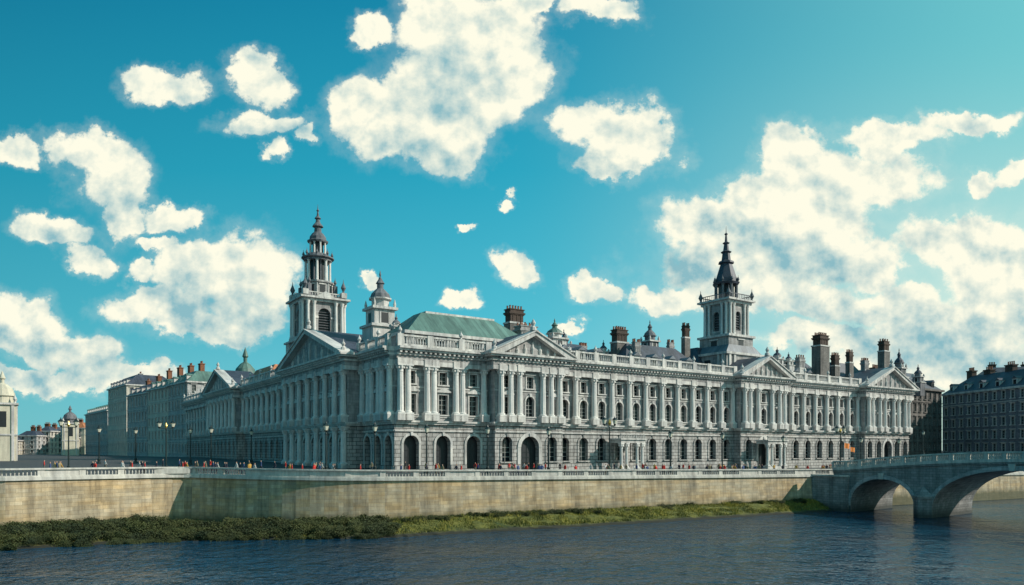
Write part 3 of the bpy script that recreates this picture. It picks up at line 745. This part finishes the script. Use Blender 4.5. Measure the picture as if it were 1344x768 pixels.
for M in face_frames(4.9):
    mb.M=M; mb.box(-4.5,4.5,-.08,.08,45.8,46,TOWD)
    for q in range(14): mb.box(-4.4+q*.66,-4.3+q*.66,-.05,.05,44.6,45.8,TOWD)
mb.M=Matrix.Identity(4)
mb.lathe(0,0,[(2.1,44.6),(2.1,49.2)],8,DOOR_SHADE); ring_cols(mb,2.9,8,.38,44.6,49.2,TOWD,math.pi/8)
mb.lathe(0,0,[(3.5,49.2),(3.8,49.7),(3.1,49.9),(2.9,51.0),(2.2,53.2),(1.6,55),(2.2,55.2),(2.1,55.6),(1.3,56),(1.05,58),(1.5,58.3),(.85,58.7),(.6,60.5),(1.0,60.8),(.4,61.2),(.25,63),(.5,63.3),(.1,63.7),(.03,65.5)],8,SLATE,math.pi/8)
for k in range(8):
    a=k*math.pi/4+math.pi/8; urn(mb,3.3*math.cos(a),3.3*math.sin(a),49.7,.8,TOWD)
mb.obj('spire',tw,Matrix.Identity(4))

# ---------------- other buildings ----------------
def building(name,px0,D0,px1,D1,ztop,floors,depth,wm,roof,rh,label,sides='lr',bw=4.0,nchim=3,cm=BRICKR,sur=TRIM,cy=.45,ch=2.2,dorm=True):
    A=Vector(at(px0,D0)); B=Vector(at(px1,D1)); L=(B-A).length; a=math.atan2(B.y-A.y,B.x-A.x)
    base=gz(A.x); H=ztop-base
    r=empty(name,(A.x,A.y,base),a,label,'building')
    fh=H/floors; ww=min(1.7,bw*.38); wh=fh*.58
    wm_=window_mesh('window',ww,wh,False,'flat',sur=sur,depth=.3,ring=.25)
    mb=MB(); cnt=0
    faces=[(Matrix.Identity(4),L)]
    if 'l' in sides: faces.append((T(0,depth,0,-math.pi/2),depth))
    if 'r' in sides: faces.append((T(L,0,0,math.pi/2),depth))
    for M,l in faces:
        mb.M=M; nb=max(2,int(l/bw)); ops=[]
        for i in range(nb):
            c=l*(i+.5)/nb
            for f in range(floors):
                zb_=fh*f+fh*.22
                ops.append((c,ww,zb_,zb_+wh,False))
                if cnt<100: mk('window',wm_,r,M@T(c,0,zb_)); cnt+=1
                else: mb.quad((c-ww/2,.28,zb_),(c+ww/2,.28,zb_),(c+ww/2,.28,zb_+wh),(c-ww/2,.28,zb_+wh),GLASS)
        wall(mb,0,l,-2,H,0,ops,wm,.3)
        mb.box(-.5,l+.5,-.8,.2,H-.35,H+.3,sur); mb.box(-.1,l+.1,-.28,.1,fh*1.0-.1,fh*1.0+.25,sur); mb.box(-.1,l+.1,-.22,.1,H-fh-.1,H-fh+.15,sur)
    mb.M=Matrix.Identity(4)
    mb.quad((0,depth,-2),(L,depth,-2),(L,depth,H),(0,depth,H),wm)
    for xx in (0,L):
        if ('l' not in sides and xx==0) or ('r' not in sides and xx==L): mb.quad((xx,0,-2),(xx,depth,-2),(xx,depth,H),(xx,0,H),wm)
    mb.obj('wall',r)
    mb=MB(); i=min(depth*.4,rh*1.1,L*.4)
    mb.pyr(L/2,depth/2,L/2+.1,L/2-i,H+.31,H+.3+rh,roof,depth/2+.1,depth/2-i)
    if dorm and rh>4:
        k=max(2,int(L/7))
        for j in range(k):
            mb.M=T(L*(j+.5)/k,1.4,H+.3); mb.box(-.9,.9,-.6,3,0,2.6,sur); mb.box(-.6,.6,-.63,-.59,.5,2.2,GLASS); mb.prism([(-1.1,2.6),(1.1,2.6),(0,3.4)],-.8,3.4,roof)
        mb.M=Matrix.Identity(4)
    mb.obj('roof',r)
    for k in range(nchim):
        mb=MB(); cx=L*(k+.5)/nchim+random.uniform(-1.5,1.5); hw=random.uniform(1.1,1.8); c_=ch+random.uniform(-1,.8)
        mb.cbox(0,0,hw,.9,H,H+rh+c_,cm); mb.cbox(0,0,hw+.2,1.1,H+rh+c_,H+rh+c_+.4,cm)
        for q in range(4): mb.lathe(-hw*.75+q*hw*.5,0,[(.24,H+rh+c_+.4),(.19,H+rh+c_+1.2),(.26,H+rh+c_+1.5)],8,POT)
        mb.obj('chimney',r,T(cx,depth*cy,0))
    return r
building('terraced_building',221,320,246,300,zat(505,315),5,26,GREYR,COPPER,5,'pale grey five storey building with green copper roof','r',4.4,2,ch=3.5,cy=.3)
building('terraced_building',194,342,220.4,320.6,zat(510,330),5,24,BUFFR,COPPER,4.5,'buff rendered building with green roof and brick chimneys','r',4.4,2,ch=4,cy=.3)
building('terraced_building',167,366,193.4,342.6,zat(517,350),4,26,GREYR,SLATE,5,'pale grey building with slate roof and brick chimneys','r',4.4,2,ch=3,cy=.3)
building('terraced_building',142,420,166,385,zat(508,400),5,26,BUFFR,SLATE,6,'buff stone building with slate roof','r',5,1,ch=2,cm=GREYR)
building('terraced_building',112,500,141,440,zat(542,470),4,26,GREYR,COPPER,5,'grey building with green roof','r',5,2,cm=GREYR)
building('town_house',84,520,111,520,zat(562,520),4,20,CREAM,TILE,4,'cream rendered town house with orange tiled roof','r',5,1)
building('town_house',68,500,82,500,zat(574,500),3,20,CREAM,SLATE,3,'pale cream town house with slate roof','r',4,1)
building('town_house',50,490,66,490,zat(566,490),4,20,BUFFR,SLATE,3,'buff town house with slate roof','r',4,2)
building('town_house',24,480,48,480,zat(572,480),4,20,GREYR,SLATE,3,'pale town house with slate roof','r',5,2)
building('town_house',-60,460,22,470,zat(578,460),4,20,CREAM,SLATE,3,'cream town house terrace with slate roof','r',5,2)
building('stone_building',1184,240,1236,256,zat(510,245),6,26,DKBR,SLATE,6,'dark sooty stone building with slate roof and dormers','r',3.4,4,BRICKD,sur=DKBR)
building('hotel_building',1237,262,1420,205,zat(518,260),6,24,DKST,SLATE,6,'grey brick hotel with pale window surrounds and mansard roof','l',3.6,6,BRICKD,cy=.3)
building('brick_building',1290,300,1420,290,zat(498,300),7,24,DKST,SLATE,5,'tall grey brick block behind the hotel','l',4,3,BRICKD)
def dometower(px,D,ytop,hw,wm,dm,label,name='domed_tower'):
    X,Y=at(px,D); b_=gz(X); zt=zat(ytop,D)-b_; r=empty(name,(X,Y,b_),ANG,label,'tower')
    mb=MB(); H=zt*.62; mb.cbox(0,0,hw,hw,-2,H,wm); mb.cbox(0,0,hw*1.15,hw*1.15,H,H+.5,TRIM); mb.cbox(0,0,hw*1.08,hw*1.08,H*.45,H*.45+.4,TRIM)
    for M in face_frames(hw):
        mb.M=M; mb.box(-hw*.3,hw*.3,-.05,.02,H*.6,H*.88,DOOR_SHADE)
        for sx in(-.75,.75): mb.box(sx*hw-.3,sx*hw+.3,-.25,.01,0,H,TRIM)
    mb.M=Matrix.Identity(4); mb.obj('wall',r)
    mb=MB(); h=zt-H
    mb.lathe(0,0,[(hw*.8,H+.5),(hw*.8,H+h*.25),(hw*.95,H+h*.27),(hw*.9,H+h*.32),(hw*.75,H+h*.48),(hw*.4,H+h*.6),(hw*.15,H+h*.65),(hw*.15,H+h*.75),(hw*.25,H+h*.78),(.05,zt)],12,dm)
    for sx in(-1,1):
        for sy in(-1,1): urn(mb,sx*hw*.9,sy*hw*.9,H+.5,hw*.35,TRIM)
    mb.obj('dome',r)
dometower(92,380,532,3.6,CREAM,TOWD,'cream stone tower with small dark dome'); dometower(3,180,487,2.9,CREAM,CREAM,'pale cream stone gate tower with finial')
dometower(322,262,456,4.4,GREYR,COPPER,'small tower with bright green copper dome')

# ---------------- bridge ----------------
BO=Vector((60.4,130.0)); bd=Vector((.588,-.809)); ba=math.atan2(bd.y,bd.x)
br=empty('stone_bridge',(BO.x,BO.y,0),ba,'grey stone road bridge with segmental arches over the river','bridge')
spans=[(.2,11.3,1.2,6.1),(14.0,37,1.2,8.0),(41,57,1.2,6.2)]
def deck(s): return 8.0+1.75*(1-((s-29)/29)**2) if s>0 else 8.0+.03*s
def zi(s):
    for a,b_,sp_,c in spans:
        if a<=s<=b_:
            u=(s-(a+b_)/2)/((b_-a)/2); return sp_+(c-sp_)*math.sqrt(max(0,1-u*u))**.9
    return -2
ss=[]; s=-3.0
for a,b_,_,_ in spans:
    ss+=[s+(a-s)*k/8 for k in range(8)]; ss+=[a-.001]+[a+(b_-a)*(.5-.5*math.cos(math.pi*k/24)) for k in range(25)]+[b_+.001]; s=b_+.01
ss+=[s+(78-s)*k/8 for k in range(9)]
WD=15
mb=MB()
for a,b_ in zip(ss[:-1],ss[1:]):
    za,zb=zi(a),zi(b_)
    for yy in (0,WD): mb.quad((a,yy,za),(b_,yy,zb),(b_,yy,deck(b_)),(a,yy,deck(a)),BRST)
    mb.quad((a,0,za),(b_,0,zb),(b_,WD,zb),(a,WD,za),BRST)
mb.quad((-3,0,-2),(-3,WD,-2),(-3,WD,8),(-3,0,8),BRST)
mb.obj('arch_wall',br)
for a,b_,sp_,c in spans:
    mb=MB()
    k=26; pts_=[a+(b_-a)*(.5-.5*math.cos(math.pi*i/k)) for i in range(k+1)]; cx=(a+b_)/2; R=(b_-a)/2
    for i in range(k):
        p,q=pts_[i],pts_[i+1]; f=1+.6/R
        rr=lambda v: .75*math.sqrt(max(0.0,1-abs(v-cx)/R))
        zp=zi(min(max(p,a),b_)); zq_=zi(min(max(q,a),b_))
        mb.prism([(p,zp),(q,zq_),(cx+(q-cx)*f,zq_+rr(q)),(cx+(p-cx)*f,zp+rr(p))],-.18-.03*(i%2),.02,GREYR)
    mb.prism([(cx-.35,c-.05),(cx+.35,c-.05),(cx+.5,c+1.0),(cx-.5,c+1.0)],-.35,.03,COPE)
    mb.obj('arch_ring',br)
for a,b_ in ((11.3,14.0),(37,41)):
    mb=MB()
    c=(a+b_)/2; h=(b_-a)/2+.1
    for z0,z1,e in ((-2,3.2,0),(3.2,3.6,.2)):
        h2=h+e
        vs=[(c-h2,.3,z0),(c-h2,-.3-e,z0),(c,-1.8-e,z0),(c+h2,-.3-e,z0),(c+h2,.3,z0)]; vs+=[(p[0],p[1],z1) for p in vs]
        mb.add(vs,[(0,1,2,3,4),(9,8,7,6,5)]+[(i,(i+1)%5,(i+1)%5+5,i+5) for i in range(5)],BRST)
    vs=[(c-h,.1,3.6),(c-h,-.3,3.6),(c,-1.8,3.6),(c+h,-.3,3.6),(c+h,.1,3.6),(c,-.0,5.2)]
    mb.add(vs,[(0,1,5),(1,2,5),(2,3,5),(3,4,5)],BRST)
    mb.obj('pier',br)
sg=[-3+i*2.5 for i in range(33)]
for y0,y1 in ((-.35,.3),(WD-.3,WD+.35)):
    mb=MB()
    for a,b_ in zip(sg[:-1],sg[1:]):
        A,B=deck(a),deck(b_)
        for (l,h,e,mt) in ((-.45,.05,.0,COPE),(-.75,-.45,-.12,BRST),(.95,1.2,-.02,COPE)):
            vs=[(a,y0-e,A+l),(b_,y0-e,B+l),(b_,y1+e,B+l),(a,y1+e,A+l)]; vs+=[(a,y0-e,A+h),(b_,y0-e,B+h),(b_,y1+e,B+h),(a,y1+e,A+h)]
            mb.add(vs,[(0,3,2,1),(4,5,6,7),(0,1,5,4),(1,2,6,5),(2,3,7,6),(3,0,4,7)],mt)
        ym=(y0+y1)/2; mb.box(a-.25,a+.25,ym-.25,ym+.25,A,A+1.0,COPE)
        for q in range(6):
            x_=a+.3+(q+.5)*1.95/6; mb.lathe(x_,ym,[(.12,deck(x_)),(.17,deck(x_)+.35),(.09,deck(x_)+.95)],5,COPE)
    mb.obj('balustrade',br)
mb=MB()
for a,b_ in zip(sg[:-1],sg[1:]): mb.quad((a,.3,deck(a)+.03),(b_,.3,deck(b_)+.03),(b_,WD-.3,deck(b_)+.03),(a,WD-.3,deck(a)+.03),ASPH)
mb.obj('roadway',br)
mb=MB(); mb.box(-8,-.05,-.6,.01,-2,6.3,BRST); mb.box(-8.2,.1,-.8,.012,6.3,6.6,COPE); mb.obj('abutment',br)

# ---------------- lamps ----------------
def lamp_post(h,arms):
    p=MB(); p.lathe(0,0,[(.38,0),(.35,.3),(.22,.5),(.25,1.0),(.13,1.2),(.09,h-1.6),(.16,h-1.5),(.09,h-1.3),(.08,h-.9)],10,IRON)
    if arms==2:
        p.box(-1.15,1.15,-.06,.06,h-1.35,h-1.22,IRON); p.lathe(0,0,[(.12,h-1.2),(.25,h-.8),(.06,h-.2)],8,GOLD)
        p.box(-.6,.6,-.05,.05,h-2.2,h-2.1,IRON)
    return p.mesh('post')
l=MB(); l.lathe(0,0,[(.08,-1.25),(.24,-.95)],6,IRON); l.lathe(0,0,[(.22,-.949),(.42,-.251)],6,LGLASS); l.lathe(0,0,[(.5,-.25),(.42,-.15),(.14,.15),(.06,.35),(.02,.55)],6,IRON)
LN=l.mesh('lantern'); LP={1:(lamp_post(7.5,1),7.5),2:(lamp_post(9.5,2),9.5)}
def lamp_at(X,Y,Z,arms,label,s=1.0):
    r=empty('street_lamp',(X,Y,Z),ANG,label,'street lamp','street lamps along the quay')
    me,h=LP[arms]; S_=Matrix.Diagonal((s*1.1,s*1.1,s,1)); mk('post',me,r,S_)
    for x in ([0] if arms==1 else [-1.1,1.1]): mk('lantern',LN,r,S_@T(x,0,h))
def lamp(px,D,arms=1,s=1.0):
    X,Y=at(px,D); lamp_at(X,Y,gz(X)+.1,arms,'black cast iron street lamp with %s on the quayside'%('two lanterns' if arms==2 else 'one lantern'),s)
for px,D,a,s in ((218,112,2,.8),(250,150,1,1),(395,170,1,1),(428,110,1,1),(492,112,1,1),(90,104,2,.78),(277,140,1,1),(1103,152,2,1),(800,124,2,1),(330,160,1,1),(178,160,1,1),(948,138,1,1),(640,118,1,1),(1028,160,1,1),(1180,172,1,1),(1130,165,1,1),(880,132,1,1),(720,122,1,1),(560,116,1,1),(130,150,1,1)): lamp(px,D,a,s)
for s in (12.65,39):
    p=BO+bd*s; lamp_at(p.x,p.y,deck(s)+1.2,1,'black cast iron lamp standing on the bridge parapet',.5)
def flag(px,D,h,wd):
    X,Y=at(px,D); r=empty('flagpole',(X,Y,gz(X)),.5,'white flagpole with a small orange flag on the quay','flag')
    mb=MB(); mb.lathe(0,0,[(.12,0),(.06,h),(.12,h+.05),(.02,h+.2)],8,COPE); mb.obj('pole',r)
    mb=MB(); vs=[]
    for i in range(9):
        u=i/8; vs+=[(.07+u*wd,.15*math.sin(u*7),h-.1-.25*u),(.07+u*wd,.15*math.sin(u*7+.6),h-.1-.25*u-wd*.65)]
    mb.add(vs,[(2*i,2*i+2,2*i+3,2*i+1) for i in range(8)],ORANGE,True); mb.obj('flag_cloth',r)
flag(1108,150,6.4,1.7); flag(1116,153,5.6,1.5)

# ---------------- people ----------------
cl_cols=[(.03,.03,.05),(.6,.04,.03),(.5,.5,.48),(.05,.08,.2),(.25,.2,.12),(.02,.02,.02),(.55,.3,.06)]
CL=[plain('jacket_cloth',c,.85,0,.1) for c in cl_cols]; TR=[plain('trouser_cloth',c,.85,0,.1) for c in ((.02,.025,.05),(.03,.03,.03),(.15,.13,.1))]
SKIN=plain('skin',(.5,.3,.22),.6,0,.05); HAIR=plain('hair',(.04,.025,.015),.7,0,.1)
def person_mesh(stride,swing,top,bot,bend=0):
    V=[(0,0,.95),(0,0,1.15),(0,0,1.36),(0,0,1.5),(0,-.01,1.58),(0,-.02,1.66),(0,0,1.72)]
    R=[.15,.135,.16,.055,.075,.095,.07]; E=[(0,1),(1,2),(2,3),(3,4),(4,5),(5,6)]
    for sx in(-1,1):
        b=len(V); k=sx*swing
        V+=[(sx*.19,0,1.40),(sx*.24,k*.12,1.14),(sx*.23,k*.25-.05-bend,.92+bend*.6),(sx*.22,k*.28-.08-bend,.84+bend*.7)]; R+=[.065,.048,.034,.038]; E+=[(2,b),(b,b+1),(b+1,b+2),(b+2,b+3)]
        b=len(V); k=sx*stride
        V+=[(sx*.1,0,.88),(sx*.1,-k*.16-.02,.5),(sx*.1,-k*.22+.05,.09),(sx*.1,-k*.22-.12,.04)]; R+=[.10,.066,.046,.04]; E+=[(0,b),(b,b+1),(b+1,b+2),(b+2,b+3)]
    me=bpy.data.meshes.new('tmp'); me.from_pydata(V,E,[]); o=bpy.data.objects.new('tmp',me); COL.objects.link(o)
    sk=o.modifiers.new('s','SKIN'); sk.use_smooth_shade=True
    for i,r in enumerate(R):
        d=me.skin_vertices[0].data[i]; d.radius=(r,r*.75 if i in(0,1,2) else r); d.use_root=(i==0)
    o.modifiers.new('u','SUBSURF').levels=1
    dg=bpy.context.evaluated_depsgraph_get(); dg.update()
    m2=bpy.data.meshes.new_from_object(o.evaluated_get(dg)); m2.name='person'
    bpy.data.objects.remove(o)
    m2.materials.clear()
    for m in (top,bot,SKIN,HAIR): m2.materials.append(m)
    for p in m2.polygons:
        c=p.center
        if c.z>1.52: i=3 if (c.z>1.69 or c.y>.03) else 2
        elif c.z<.9 and abs(c.x)<.19: i=1
        elif c.z<.9: i=2
        else: i=0
        p.material_index=i
    return m2
PMS=[]
for k in range(9): PMS.append((person_mesh(random.choice([0,.8,1.1,-1]),random.choice([0,.8,-.8]),CL[k%7],TR[k%3],random.choice([0,0,.15])),k%7))
names=['dark navy','red','pale grey','blue','tan','black','orange']
spots=[58,66,72,160,320,327,415,420,560,572,680,688,655,735,815,1000,1045,1060,1090,1112,912,870,990,1016]
spots+=[random.uniform(40,1110) for k in range(130)]
for px in spots:
    r=(px-672)/F; lo_=None
    for i in range(1,len(QP)-2):
        a,b_=QP[i],QP[i+1]; den=(b_[0]-a[0])-r*(b_[1]-a[1]); t=(r*a[1]-a[0])/den if abs(den)>1e-6 else -1
        if 0<=t<=1: lo_=a[1]+(b_[1]-a[1])*t; break
    if lo_ is None: lo_=140
    D=lo_+random.choice([1.6,2.2,2.8,3.4,14,20,24]); X,Y=at(px,D)
    me,ci=random.choice(PMS)
    o=mk('person',me); hgt=.13 if D-lo_<3.6 else 0
    o.location=(X,Y,gz(X)+hgt); o.rotation_euler=(0,0,random.choice([ANG+math.pi/2,ANG-math.pi/2,random.uniform(0,6.28)])); o.scale=[random.uniform(.95,1.06)]*3
    o["label"]='person in a %s top walking on the quayside'%names[ci]; o["category"]='person'; o["group"]='people on the quayside'
